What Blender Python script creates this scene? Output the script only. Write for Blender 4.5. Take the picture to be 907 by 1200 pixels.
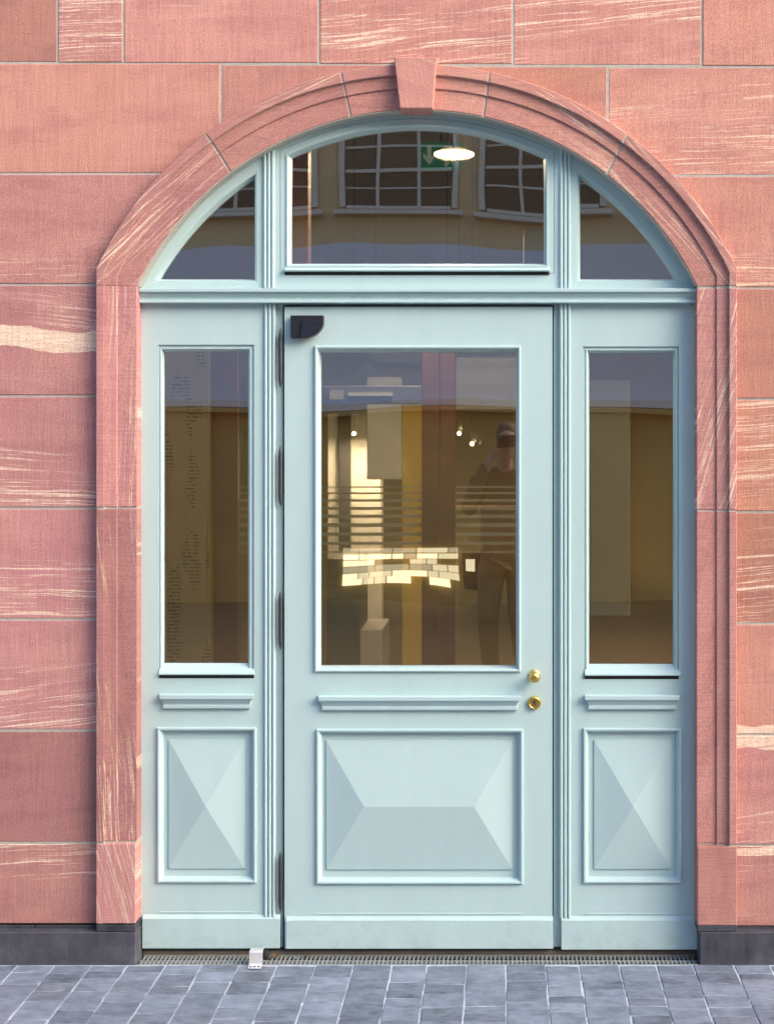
import bpy, bmesh, math, random
from mathutils import Vector
random.seed(7)
R = math.radians
for o in list(bpy.data.objects):
    bpy.data.objects.remove(o)
scn = bpy.context.scene
C = scn.collection

# ------------------------------------------------------------------ camera
S = 350.0            # photo pixels per metre on the plane of the door surround (Y = 0)
D = 5.0              # metres from lens to that plane
VX, VY, GY = 590.0, 520.0, 1130.0   # foot of the lens on the facade, ground line at Y = 0 (photo pixels)
F = S * D
CX, CZ = (VX - 490) / S, (GY - VY) / S
cam = bpy.data.cameras.new('camera')
cam.sensor_fit = 'VERTICAL'
cam.sensor_height = 36.0
cam.lens = F / 1200 * 36
cam.shift_x = (453.5 - VX) / 1200
cam.shift_y = -(600 - VY) / 1200
cam.clip_start, cam.clip_end = 0.05, 300
camo = bpy.data.objects.new('camera', cam)
C.objects.link(camo)
camo.location = (CX, -D, CZ)
camo.rotation_euler = (R(90), 0, 0)
scn.camera = camo

# ------------------------------------------------------------------ light
SUN_EL, SUN_AZ = 33, 59      # degrees above the horizon, degrees right of the facade normal
w = bpy.data.worlds.new('World')
scn.world = w
w.use_nodes = True
nt = w.node_tree
sky = nt.nodes.new('ShaderNodeTexSky')
sky.sky_type = 'NISHITA'
sky.sun_disc = False
sky.sun_elevation = R(SUN_EL)
sky.sun_rotation = R(180 - SUN_AZ)
sky.air_density, sky.dust_density = 1.0, 3.0
bg = nt.nodes['Background']
bg.inputs[1].default_value = 0.15
nt.links.new(sky.outputs[0], bg.inputs[0])
sun = bpy.data.lights.new('sun', 'SUN')
sun.energy = 1.12
sun.angle = R(46)
sun.color = (1.0, 0.80, 0.58)
suno = bpy.data.objects.new('sun', sun)
C.objects.link(suno)
sd = Vector((math.sin(R(SUN_AZ)) * math.cos(R(SUN_EL)), -math.cos(R(SUN_AZ)) * math.cos(R(SUN_EL)), math.sin(R(SUN_EL))))
suno.rotation_euler = sd.to_track_quat('Z', 'Y').to_euler()
suno.location = sd * 20
scn.view_settings.view_transform = 'Standard'
scn.view_settings.look = 'None'
scn.view_settings.gamma = 1
scn.view_settings.exposure = 1.44
scn.render.engine = 'CYCLES'
scn.cycles.max_bounces = 6
scn.cycles.diffuse_bounces = 3
scn.cycles.glossy_bounces = 3
scn.cycles.transparent_max_bounces = 16

# ------------------------------------------------------------------ helpers
def P(px, py, d=0.0):
    """photo pixel on the plane Y = d -> (x, z)"""
    s = (D + d) / F
    return CX + (px - VX) * s, CZ - (py - VY) * s
def PX(px, d=0.0): return P(px, 0, d)[0]
def PZ(py, d=0.0): return P(0, py, d)[1]

def link(name, me, mat=None, parent=None):
    o = bpy.data.objects.new(name, me)
    C.objects.link(o)
    if mat is not None and me is not None:
        me.materials.append(mat)
    if parent is not None:
        o.parent = parent
    return o
def done(name, bm, mat, parent=None, smooth=False, bevel=0.0, seg=1, **props):
    bmesh.ops.recalc_face_normals(bm, faces=bm.faces)
    me = bpy.data.meshes.new(name)
    bm.to_mesh(me); bm.free()
    if smooth:
        for p in me.polygons: p.use_smooth = True
    o = link(name, me, mat, parent)
    if bevel:
        b = o.modifiers.new('bevel', 'BEVEL'); b.width = bevel; b.segments = seg
        b.limit_method = 'ANGLE'; b.angle_limit = R(50)
    for k, v in props.items(): o[k] = v
    return o
def thing(name, label, cat, group=None, loc=(0, 0, 0)):
    o = bpy.data.objects.new(name, None)
    C.objects.link(o)
    o.empty_display_size = 0.1
    o['label'] = label; o['category'] = cat
    if group: o['group'] = group
    return o
def tag(o, label, cat, group=None):
    o['label'] = label; o['category'] = cat
    if group: o['group'] = group
    return o
def addbox(bm, x0, x1, y0, y1, z0, z1):
    v = [bm.verts.new((x, y, z)) for x in (x0, x1) for y in (y0, y1) for z in (z0, z1)]
    for f in ((0, 1, 3, 2), (4, 6, 7, 5), (0, 4, 5, 1), (2, 3, 7, 6), (0, 2, 6, 4), (1, 5, 7, 3)):
        bm.faces.new([v[i] for i in f])
    return v
def box(name, mat, parent, x0, x1, y0, y1, z0, z1, bevel=0.0, seg=1, **pr):
    bm = bmesh.new()
    addbox(bm, min(x0, x1), max(x0, x1), y0, y1, min(z0, z1), max(z0, z1))
    return done(name, bm, mat, parent, bevel=bevel, seg=seg, **pr)
def pbox(name, mat, parent, px0, px1, py0, py1, d0, d1, bevel=0.0, seg=1, **pr):
    """box whose front face (plane Y = d0) covers a pixel rectangle"""
    x0, z1 = P(px0, py0, d0); x1, z0 = P(px1, py1, d0)
    return box(name, mat, parent, x0, x1, d0, d1, z0, z1, bevel, seg, **pr)
def loft(bm, rings, closed=True):
    """rings: lists of (x,y,z) of equal count; joins each ring to the next"""
    vs = [[bm.verts.new(p) for p in r] for r in rings]
    n = len(vs[0])
    for a, b in zip(vs[:-1], vs[1:]):
        for i in range(n if closed else n - 1):
            j = (i + 1) % n
            bm.faces.new((a[i], a[j], b[j], b[i]))
    return vs
def prism(bm, pts, y0, y1):
    a = [bm.verts.new((x, y0, z)) for x, z in pts]
    b = [bm.verts.new((x, y1, z)) for x, z in pts]
    n = len(pts)
    for i in range(n):
        j = (i + 1) % n
        bm.faces.new((a[i], a[j], b[j], b[i]))
    bm.faces.new(a); bm.faces.new(b[::-1])
def lathe(bm, prof, origin, axis='y', n=24):
    """prof: (radius, along); axis y runs towards -Y (the viewer), axis z upward"""
    ox, oy, oz = origin
    rings = []
    for r, t in prof:
        ring = []
        for k in range(n):
            a = 2 * math.pi * k / n
            c, s = r * math.cos(a), r * math.sin(a)
            ring.append((ox + c, oy - t, oz + s) if axis == 'y' else (ox + c, oy + s, oz + t))
        rings.append(ring)
    vs = loft(bm, rings)
    if prof[0][0] > 1e-5: bm.faces.new(vs[0])
    if prof[-1][0] > 1e-5: bm.faces.new(vs[-1][::-1])

# ------------------------------------------------------------------ materials
class NB:
    def __init__(s, name):
        s.m = bpy.data.materials.new(name); s.m.use_nodes = True
        s.t = s.m.node_tree; s.t.nodes.clear()
        s.out = s.t.nodes.new('ShaderNodeOutputMaterial')
    def n(s, typ, **kw):
        x = s.t.nodes.new('ShaderNode' + typ)
        for k, v in kw.items(): setattr(x, k, v)
        return x
    def put(s, sock, v):
        if isinstance(v, bpy.types.NodeSocket): s.t.links.new(v, sock)
        elif isinstance(v, (tuple, list)): sock.default_value = tuple(v) if len(v) != 3 or sock.type == 'VECTOR' else (*v, 1)
        else: sock.default_value = v
    def math(s, op, a, b=0.0, c=0.0, clamp=False):
        x = s.n('Math', operation=op, use_clamp=clamp)
        for i, v in enumerate((a, b, c)): s.put(x.inputs[i], v)
        return x.outputs[0]
    def mix(s, f, a, b, mode='MIX'):
        x = s.n('Mix', data_type='RGBA', blend_type=mode)
        s.put(x.inputs[0], f); s.put(x.inputs[6], a); s.put(x.inputs[7], b)
        return x.outputs[2]
    def comb(s, x, y, z):
        c = s.n('CombineXYZ')
        for i, v in enumerate((x, y, z)): s.put(c.inputs[i], v)
        return c.outputs[0]
    def noise(s, vec, scale=1.0, detail=2.0, rough=0.5, w=None):
        x = s.n('TexNoise')
        s.put(x.inputs['Vector'], vec); s.put(x.inputs['Scale'], scale)
        s.put(x.inputs['Detail'], detail); s.put(x.inputs['Roughness'], rough)
        return x.outputs[0]
    def ramp(s, v, lo, hi, a=0.0, b=1.0):
        x = s.n('MapRange', interpolation_type='SMOOTHSTEP')
        for i, q in enumerate((v, lo, hi, a, b)): s.put(x.inputs[i], q)
        return x.outputs[0]
    def attr(s, name):
        x = s.n('Attribute', attribute_type='OBJECT', attribute_name=name)
        return x.outputs['Fac']
    def bump(s, h, strength, dist, normal=None):
        x = s.n('Bump'); s.put(x.inputs['Height'], h)
        x.inputs['Strength'].default_value = strength; x.inputs['Distance'].default_value = dist
        if normal is not None: s.put(x.inputs['Normal'], normal)
        return x.outputs[0]
    def bsdf(s, col, rough=0.5, normal=None, metal=0.0, spec=0.5, **kw):
        b = s.n('BsdfPrincipled')
        s.put(b.inputs['Base Color'], col); s.put(b.inputs['Roughness'], rough)
        s.put(b.inputs['Metallic'], metal); s.put(b.inputs['Specular IOR Level'], spec)
        if normal is not None: s.put(b.inputs['Normal'], normal)
        for k, v in kw.items(): s.put(b.inputs[k.replace('_', ' ')], v)
        s.t.links.new(b.outputs[0], s.out.inputs[0])
        return s.m
    def pos(s):
        g = s.n('NewGeometry'); x = s.n('SeparateXYZ'); s.t.links.new(g.outputs['Position'], x.inputs[0])
        return x.outputs[0], x.outputs[1], x.outputs[2], g.outputs['Position']

def sandstone():
    b = NB('red_sandstone')
    x, y, z, p = b.pos()
    oi = b.n('ObjectInfo'); rnd = oi.outputs['Random']
    off = b.math('MULTIPLY', rnd, 37.0)
    ang = b.attr('grain')
    ca, sa = b.math('COSINE', ang), b.math('SINE', ang)
    u = b.math('ADD', b.math('MULTIPLY', x, ca), b.math('MULTIPLY', z, sa))
    v = b.math('SUBTRACT', b.math('MULTIPLY', z, ca), b.math('MULTIPLY', x, sa))
    # bedding planes bend slightly
    wob = b.noise(b.comb(b.math('MULTIPLY', u, 1.6), b.math('MULTIPLY', v, 3.0), off), 1.0, 2.0)
    v2 = b.math('ADD', v, b.math('MULTIPLY', b.math('SUBTRACT', wob, 0.5), 0.055))
    gen = b.n('TexCoord').outputs['Generated']
    gs = b.n('SeparateXYZ'); b.t.links.new(gen, gs.inputs[0])
    gz = gs.outputs[2]
    vein = b.attr('vein'); low = b.attr('low')
    # where veins gather
    zone = b.noise(b.comb(b.math('MULTIPLY', u, 1.2), b.math('MULTIPLY', v2, 7.0), off), 1.0, 1.0)
    amt = b.math('ADD', b.math('ADD', zone, b.math('MULTIPLY', low, b.math('SUBTRACT', 0.5, gz))), b.math('MULTIPLY', vein, 0.42))
    zmask = b.ramp(amt, 0.62, 0.86)
    s1 = b.noise(b.comb(b.math('MULTIPLY', u, 1.7), b.math('MULTIPLY', v2, 84.0), off), 1.0, 2.5, 0.55)
    s2 = b.noise(b.comb(b.math('MULTIPLY', u, 2.6), b.math('MULTIPLY', v2, 210.0), off), 1.0, 2.0, 0.6)
    frag = b.noise(b.comb(b.math('MULTIPLY', u, 22.0), b.math('MULTIPLY', v2, 260.0), off), 1.0, 3.0, 0.65)
    l1 = b.ramp(b.math('ADD', s1, b.math('MULTIPLY', b.math('SUBTRACT', frag, 0.5), 0.20)), 0.585, 0.675)
    l2 = b.math('MULTIPLY', b.ramp(b.math('ADD', s2, b.math('MULTIPLY', b.math('SUBTRACT', frag, 0.5), 0.28)), 0.57, 0.65), 0.8)
    lines = b.math('MULTIPLY', b.math('MAXIMUM', l1, l2), zmask)
    lines = b.math('MULTIPLY', lines, b.ramp(vein, 0.0, 0.25))
    # broad cream bed
    bz = b.attr('bed'); bw = b.attr('bed_w')
    bn = b.noise(b.comb(b.math('MULTIPLY', x, 6.0), off, b.math('MULTIPLY', z, 3.0)), 1.0, 3.0)
    dist = b.math('ABSOLUTE', b.math('SUBTRACT', b.math('ADD', gz, b.math('MULTIPLY', b.math('SUBTRACT', bn, 0.5), 0.22)), bz))
    bed = b.math('SUBTRACT', 1.0, b.ramp(dist, b.math('MULTIPLY', bw, 0.92), bw))
    bed = b.math('MULTIPLY', bed, b.ramp(bw, 0.0, 0.01))
    bed = b.math('MULTIPLY', bed, b.math('SUBTRACT', 1.0, b.math('MULTIPLY', b.ramp(s2, 0.56, 0.7), 0.75)))
    cream = b.math('MAXIMUM', b.math('MULTIPLY', lines, 0.86), b.math('MULTIPLY', bed, 0.9))
    # ground colour: stone hue, with light growing warmer left to right painted in
    tint = b.attr('tint')
    base = b.mix(tint, (0.392, 0.186, 0.200), (0.455, 0.222, 0.160))
    big = b.noise(p, 3.0, 3.0, 0.55)
    blotch = b.noise(b.comb(b.math('MULTIPLY', u, 4.0), b.math('MULTIPLY', v2, 14.0), off), 1.0, 4.0, 0.6)
    base = b.mix(b.ramp(big, 0.3, 0.75), base, b.mix(0.5, base, (0.50, 0.262, 0.225)))
    base = b.mix(b.math('MULTIPLY', b.ramp(blotch, 0.42, 0.72), 0.62), base, b.mix(0.6, base, (0.27, 0.108, 0.115)))
    br = b.math('ADD', b.math('MULTIPLY', rnd, 0.32), 0.84)
    base = b.mix(1.0, base, b.comb(br, br, br), 'MULTIPLY')
    # mason's tooling: fine combed strokes (vertical on walls, set per stone)
    tool = b.attr('tool')
    cx, cz = b.math('COSINE', tool), b.math('SINE', tool)
    tu = b.math('ADD', b.math('MULTIPLY', x, cx), b.math('MULTIPLY', z, cz))
    tv = b.math('SUBTRACT', b.math('MULTIPLY', z, cx), b.math('MULTIPLY', x, cz))
    tl = b.noise(b.comb(b.math('MULTIPLY', tu, 260.0), b.math('MULTIPLY', tv, 7.0), off), 1.0, 2.0, 0.6)
    tl2 = b.noise(b.comb(b.math('MULTIPLY', tu, 9.0), b.math('MULTIPLY', tv, 230.0), off), 1.0, 2.0, 0.6)
    grain = b.noise(p, 210.0, 4.0, 0.75)
    fine = b.math('ADD', b.math('ADD', b.math('MULTIPLY', tl, 0.27), b.math('MULTIPLY', tl2, 0.05)), b.math('MULTIPLY', grain, 0.73))
    fm = b.math('ADD', b.math('MULTIPLY', b.math('SUBTRACT', fine, 0.51), 2.3), 1.0)
    col = b.mix(cream, base, b.mix(b.ramp(frag, 0.3, 0.7), (0.68, 0.47, 0.35), (0.80, 0.68, 0.56)))
    col = b.mix(1.0, col, b.comb(fm, fm, fm), 'MULTIPLY')
    # rusty pits
    pits = b.attr('pits')
    vo = b.n('TexVoronoi', feature='F1'); b.put(vo.inputs['Vector'], b.comb(b.math('MULTIPLY', x, 120), b.math('ADD', b.math('MULTIPLY', y, 120), off), b.math('MULTIPLY', z, 150))); vo.inputs['Scale'].default_value = 1.0
    vs = b.n('SeparateColor'); b.t.links.new(vo.outputs['Color'], vs.inputs[0])
    pick = b.math('LESS_THAN', vs.outputs[0], b.math('MULTIPLY', pits, b.math('MULTIPLY', b.ramp(big, 0.3, 0.7), 0.42)))
    pr = b.math('MULTIPLY', vs.outputs[1], 0.28)
    pm = b.math('MULTIPLY', b.ramp(vo.outputs['Distance'], b.math('ADD', pr, 0.10), b.math('ADD', pr, 0.02)), pick)
    col = b.mix(b.math('MULTIPLY', pm, 0.5), col, (0.20, 0.050, 0.028))
    h = b.math('SUBTRACT', b.math('ADD', fine, b.math('MULTIPLY', blotch, 1.2)), b.math('MULTIPLY', pm, 1.2))
    n2 = b.bump(h, 0.55, 0.0018)
    return b.bsdf(col, 0.82, n2, spec=0.25)

def simple(name, col, rough=0.5, metal=0.0, var=0.08, scale=30.0, bump=0.1, bdist=0.0006, spec=0.5, **kw):
    b = NB(name)
    x, y, z, p = b.pos()
    n1 = b.noise(p, scale, 4.0, 0.6)
    n2 = b.noise(p, scale * 9, 2.0, 0.6)
    f = b.math('ADD', b.math('MULTIPLY', b.math('SUBTRACT', n1, 0.5), var * 2.4), 1.0)
    c = b.mix(1.0, col, b.comb(f, f, f), 'MULTIPLY')
    rr = b.math('ADD', rough, b.math('MULTIPLY', b.math('SUBTRACT', n1, 0.5), 0.25), clamp=True)
    return b.bsdf(c, rr, b.bump(b.math('ADD', n1, b.math('MULTIPLY', n2, 0.5)), bump, bdist), metal, spec, **kw)

def paint():
    b = NB('pale_blue_paint')
    x, y, z, p = b.pos()
    lay = b.noise(b.comb(b.math('MULTIPLY', x, 14), y, b.math('MULTIPLY', z, 3)), 1.0, 3.0)
    orange_peel = b.noise(p, 330.0, 2.0, 0.6)
    brush = b.noise(b.comb(b.math('MULTIPLY', x, 40), b.math('MULTIPLY', y, 40), b.math('MULTIPLY', z, 4)), 8.0, 2.0)
    f = b.math('ADD', b.math('MULTIPLY', b.math('SUBTRACT', lay, 0.5), 0.10), b.math('ADD', 1.0, b.math('MULTIPLY', b.math('SUBTRACT', orange_peel, 0.5), 0.09)))
    c = b.mix(1.0, (0.420, 0.578, 0.610), b.comb(f, f, f), 'MULTIPLY')
    # splash dirt near the ground and a few specks
    grime = b.math('MULTIPLY', b.ramp(z, 0.22, 0.0), b.ramp(b.noise(p, 22.0, 4.0, 0.65), 0.42, 0.72))
    c = b.mix(b.math('MULTIPLY', grime, 0.20), c, (0.20, 0.17, 0.13))
    vo = b.n('TexVoronoi'); b.put(vo.inputs['Vector'], p); vo.inputs['Scale'].default_value = 16.0
    vs = b.n('SeparateColor'); b.t.links.new(vo.outputs['Color'], vs.inputs[0])
    sp = b.math('MULTIPLY', b.math('LESS_THAN', vo.outputs['Distance'], b.math('MULTIPLY', vs.outputs[1], 0.05)), b.math('LESS_THAN', vs.outputs[0], 0.22))
    c = b.mix(b.math('MULTIPLY', sp, 0.7), c, (0.12, 0.09, 0.06))
    n = b.bump(b.math('ADD', b.math('MULTIPLY', orange_peel, 0.6), b.math('MULTIPLY', brush, 0.8)), 0.28, 0.0008)
    return b.bsdf(c, 0.38, n, spec=0.4)

def glass(name, tint, refl):
    b = NB(name)
    x, y, z, p = b.pos()
    oi = b.n('ObjectInfo').outputs['Random']
    wv = b.noise(b.comb(b.math('MULTIPLY', x, 1.6), b.math('MULTIPLY', oi, 9.0), b.math('MULTIPLY', z, 2.2)), 1.0, 1.0)
    n = b.bump(wv, 0.35, 0.0045)
    fr = b.n('LayerWeight'); fr.inputs[0].default_value = 0.25
    fac = b.math('ADD', b.math('MULTIPLY', fr.outputs['Fresnel'], 0.8), refl, clamp=True)
    tr = b.n('BsdfTransparent'); b.put(tr.inputs[0], tint)
    gl = b.n('BsdfGlossy'); gl.inputs['Roughness'].default_value = 0.0; b.put(gl.inputs['Normal'], n)
    b.put(gl.inputs[0], (0.95, 0.97, 1.0))
    mx = b.n('MixShader'); b.put(mx.inputs[0], fac)
    b.t.links.new(tr.outputs[0], mx.inputs[1]); b.t.links.new(gl.outputs[0], mx.inputs[2])
    b.t.links.new(mx.outputs[0], b.out.inputs[0])
    return b.m
def emit(name, col, strength):
    b = NB(name)
    e = b.n('Emission'); b.put(e.inputs[0], col); e.inputs[1].default_value = strength
    b.t.links.new(e.outputs[0], b.out.inputs[0])
    return b.m

def basalt(name, col, joint=None):
    b = NB(name)
    x, y, z, p = b.pos()
    oi = b.n('ObjectInfo').outputs['Random']
    off = b.math('MULTIPLY', oi, 50.0)
    q = b.comb(b.math('ADD', x, off), y, z)
    n1 = b.noise(q, 14.0, 5.0, 0.62)
    n2 = b.noise(b.comb(b.math('ADD', b.math('MULTIPLY', x, 22.0), off), b.math('MULTIPLY', y, 60.0), z), 1.0, 4.0, 0.65)
    n3 = b.noise(p, 300.0, 2.0, 0.6)
    f = b.math('ADD', b.math('ADD', b.math('MULTIPLY', n1, 1.5), b.math('MULTIPLY', n2, 1.0)), b.math('ADD', b.math('MULTIPLY', n3, 0.5), b.math('ADD', b.math('MULTIPLY', oi, 0.5), -0.78)))
    c = b.mix(1.0, col, b.comb(f, f, f), 'MULTIPLY')
    dust = b.ramp(b.noise(p, 5.0, 4.0, 0.6), 0.45, 0.8)
    c = b.mix(b.math('MULTIPLY', dust, 0.22), c, (0.36, 0.40, 0.47))
    h = b.math('ADD', b.math('MULTIPLY', n2, 0.8), b.math('ADD', n1, b.math('MULTIPLY', n3, 0.3)))
    return b.bsdf(c, 0.62, b.bump(h, 0.6, 0.004), spec=0.35)

M = {}
M['stone'] = sandstone()
M['paint'] = paint()
M['mortar'] = simple('grey_lime_mortar', (0.40, 0.40, 0.37), 0.9, var=0.3, scale=60, bump=0.5, bdist=0.002, spec=0.2)
M['plinth'] = basalt('dark_basalt', (0.052, 0.054, 0.072))
M['paver'] = basalt('blue_grey_basalt', (0.160, 0.196, 0.262))
M['sand'] = simple('pale_joint_sand', (0.50, 0.56, 0.67), 0.9, var=0.3, scale=45, bump=0.8, bdist=0.003, spec=0.1)
M['galv'] = simple('galvanised_steel', (0.36, 0.40, 0.41), 0.55, 0.4, var=0.15, scale=40)
M['alu'] = simple('brushed_aluminium', (0.74, 0.76, 0.78), 0.45, 0.6, var=0.06, scale=50)
M['brass'] = simple('polished_brass', (0.78, 0.56, 0.16), 0.24, 1.0, var=0.12, scale=60, bump=0.05)
M['iron'] = simple('dark_steel', (0.070, 0.072, 0.085), 0.48, 0.7, var=0.15, scale=50)
M['black'] = simple('black_plastic', (0.012, 0.013, 0.020), 0.42, var=0.1, scale=60)
M['rubber'] = simple('black_rubber', (0.012, 0.012, 0.013), 0.7, var=0.2, scale=40)
M['gap'] = simple('dark_seal', (0.020, 0.018, 0.018), 0.8, var=0.2)
M['thresh'] = simple('dirty_threshold', (0.17, 0.145, 0.12), 0.8, var=0.35, scale=25)
M['glass'] = glass('tinted_glazing', (0.82, 0.77, 0.68), 0.20)
M['clear'] = glass('clear_glass', (0.92, 0.92, 0.90), 0.03)
M['leaf'] = simple('dry_leaf', (0.42, 0.20, 0.06), 0.7, var=0.4, scale=80)

# ------------------------------------------------------------------ ground
gb = NB('far_paving')
gx, gy, gz_, gp = gb.pos()
bt = gb.n('TexBrick'); gb.put(bt.inputs['Vector'], gb.comb(gy, gx, 0.0))
gb.put(bt.inputs['Color1'], (0.125, 0.14, 0.165)); gb.put(bt.inputs['Color2'], (0.17, 0.185, 0.21)); gb.put(bt.inputs['Mortar'], (0.34, 0.36, 0.39))
for k, v in (('Scale', 1.0), ('Mortar Size', 0.004), ('Brick Width', 0.115), ('Row Height', 0.13)): bt.inputs[k].default_value = v
gmat = gb.bsdf(bt.outputs[0], 0.65, gb.bump(gb.noise(gp, 20.0, 4.0), 0.4, 0.004))
g = box('ground', gmat, None, -70, 70, -90, 0.0, -0.30, -0.012); g['kind'] = 'structure'

st = box('street', simple('brown_setts', (.22, .15, .065), .85, var=.35, scale=9, bump=.6, bdist=.006), None, -60, 60, -11.39, -5.9, -.2, -.006); st['kind'] = 'structure'
pave = bpy.data.objects.new('pavement', None); C.objects.link(pave); pave['kind'] = 'structure'
box('joint_sand', M['sand'], pave, -2.30, 2.75, -0.69, -0.001, -0.011, -0.0031)
# columns of stones run from the wall towards the street; joints measured from the photograph
cols = [-160, -113, -68, -23, 22, 66, 109, 151, 195, 238, 281, 326, 371, 415, 460, 501, 547, 593, 639, 678, 725, 768, 811, 859, 901, 946, 990, 1035, 1080, 1125]
for a, bb in zip(cols[:-1], cols[1:]):
    x0, x1 = PX(a), PX(bb)
    y = -0.004 - random.uniform(0, 0.012)
    first = True
    while y > -0.66:
        L = random.choice([0.062, 0.075, 0.088, 0.095, 0.105, 0.118]) * random.uniform(0.93, 1.07)
        if first: L *= random.uniform(0.5, 1.0); first = False
        jw = random.uniform(0.0034, 0.0052)
        xa, xb = x0 + jw / 2 + random.uniform(-.001, .001), x1 - jw / 2 + random.uniform(-.001, .001)
        ya, yb = y - L + jw * 0.62, y - jw * 0.62
        zt = random.uniform(-0.0008, 0.0012); tx, ty = random.uniform(-.001, .001), random.uniform(-.001, .001)
        bm = bmesh.new()
        jit = lambda: random.uniform(-.0014, .0014)
        q = [(xa + jit(), ya + jit()), ((xa + xb) / 2, ya + jit()), (xb + jit(), ya + jit()), (xb + jit(), yb + jit()), ((xa + xb) / 2, yb + jit()), (xa + jit(), yb + jit())]
        cxm, cym = (xa + xb) / 2, (ya + yb) / 2
        rings = []
        for ins, dz in ((0, -0.03), (0, -0.0022), (0.0018, 0.0)):
            ring = []
            for (qx, qy) in q:
                qx2 = qx + (ins if qx < cxm - 1e-4 else -ins if qx > cxm + 1e-4 else 0)
                qy2 = qy + (ins if qy < cym else -ins)
                ring.append((qx2, qy2, zt + dz + tx * (1 if qx > cxm else -1) + ty * (1 if qy > cym else -1)))
            rings.append(ring)
        vs = loft(bm, rings); bm.faces.new(vs[-1]); bm.faces.new(vs[0][::-1])
        done('paving_stone', bm, M['paver'], pave)
        y -= L

# ------------------------------------------------------------------ arch geometry (x, z on Y = 0)
ACX = PX(488)
def circ(dx_px, y_side, y_top):
    """arc symmetric about the arch axis through its top and a side point (photo pixels)"""
    h = y_side - y_top
    r = (dx_px ** 2 + h ** 2) / (2 * h)
    return dict(R=r / S, cz=PZ(y_top + r), dx=dx_px / S, zs=PZ(y_side))
RING = [circ(375, 315, 75), circ(366, 318.6, 87.5), circ(352, 322.6, 102.5), circ(329, 333.5, 126.5)]
SPR = 334.5
WALL = 0.038        # wall face lies behind the surround
ZTOP = 4.9
def ring_x_to_ang(k, x):
    return math.asin(max(-1, min(1, (x - ACX) / RING[k]['R'])))
def ring_pt(k, a):
    return ACX + RING[k]['R'] * math.sin(a), RING[k]['cz'] + RING[k]['R'] * math.cos(a)
def arch_z(x, k=1):
    """height of ring k over x, or None outside it"""
    r = RING[k]
    if abs(x - ACX) >= r['dx']: return None
    return r['cz'] + math.sqrt(r['R'] ** 2 - (x - ACX) ** 2)

# ------------------------------------------------------------------ sandstone wall
wall = thing('sandstone_wall', 'wall of large red sandstone blocks with cream veins around the doorway', 'wall')
def block(px0, px1, py0, py1, mat=None, name='stone_block', d=None, **pr):
    j = 1.2
    wd = WALL + random.uniform(-0.0012, 0.0012) if d is None else d
    x0, x1 = PX(px0 + j, WALL), PX(px1 - j, WALL)
    z1, z0 = PZ(py0 + j, WALL), PZ(py1 - j, WALL)
    n = 40
    pts = [(x0, z1), (x1, z1)]
    low = []
    for i in range(n + 1):
        x = x1 + (x0 - x1) * i / n
        az = arch_z(x)
        low.append((x, z0 if az is None else max(z0, az)))
    if all(abs(q[1] - z0) < 1e-6 for q in low): low = [low[0], low[-1]]
    low = [q for q in low if q[1] < z1 - 0.004]
    if len(low) < 2: return
    if abs(low[0][0] - x1) > 1e-4: pts[1] = (low[0][0], z1)
    if abs(low[-1][0] - x0) > 1e-4: pts[0] = (low[-1][0], z1)
    bm = bmesh.new()
    prism(bm, pts + low, wd, 0.16)
    d = dict(vein=0.0, low=0.0, grain=0.06, bed=0.5, bed_w=0.0, tint=0.45, tool=0.0, pits=0.15); d.update(pr)
    return done(name, bm, mat or M['stone'], wall, bevel=0.0022, **{k: float(v) for k, v in d.items()})
E = -420; G = 1330      # the wall goes on beyond the frame
# course across the top
block(E, -240, -60, 73, vein=.3); block(-240, 68, -60, 73.5, pits=.7, tint=.7); block(68, 145, -60, 74, vein=.62, grain=.06)
block(145, 374, -60, 74.5, vein=.30, low=-.9, grain=.03, tint=.5); block(374, 601, -60, 75.5, vein=.62, low=.25, grain=.09, tint=.6)
block(601, 822, -60, 77, vein=.75, grain=.11, tint=.6); block(822, 1100, -60, 78, pits=.7, tint=.8); block(1100, G, -60, 78, vein=.4)
for a, bq in ((E, -170), (-170, 40), (40, 300), (300, 470), (470, 700), (700, 930), (930, G)):
    block(a, bq, -200, -60, vein=random.uniform(0, .6), grain=random.uniform(0, .1))
for a, bq in ((E, -60), (-60, 170), (170, 400), (400, 640), (640, 830), (830, 1080), (1080, G)):
    block(a, bq, -330, -200, vein=random.uniform(0, .6), grain=random.uniform(0, .1))
# second course, cut round the arch
block(E, -150, 73, 203); block(-150, 259, 73.5, 203.5, pits=1.0, tint=.75)
block(259, 488, 75, 203, pits=.15, tint=.6); block(488, 712, 77, 205, pits=.2, tint=.95)
block(712, 1010, 78, 206, vein=.68, low=.5, grain=.05, tint=.75); block(1010, G, 78, 206)
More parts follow.
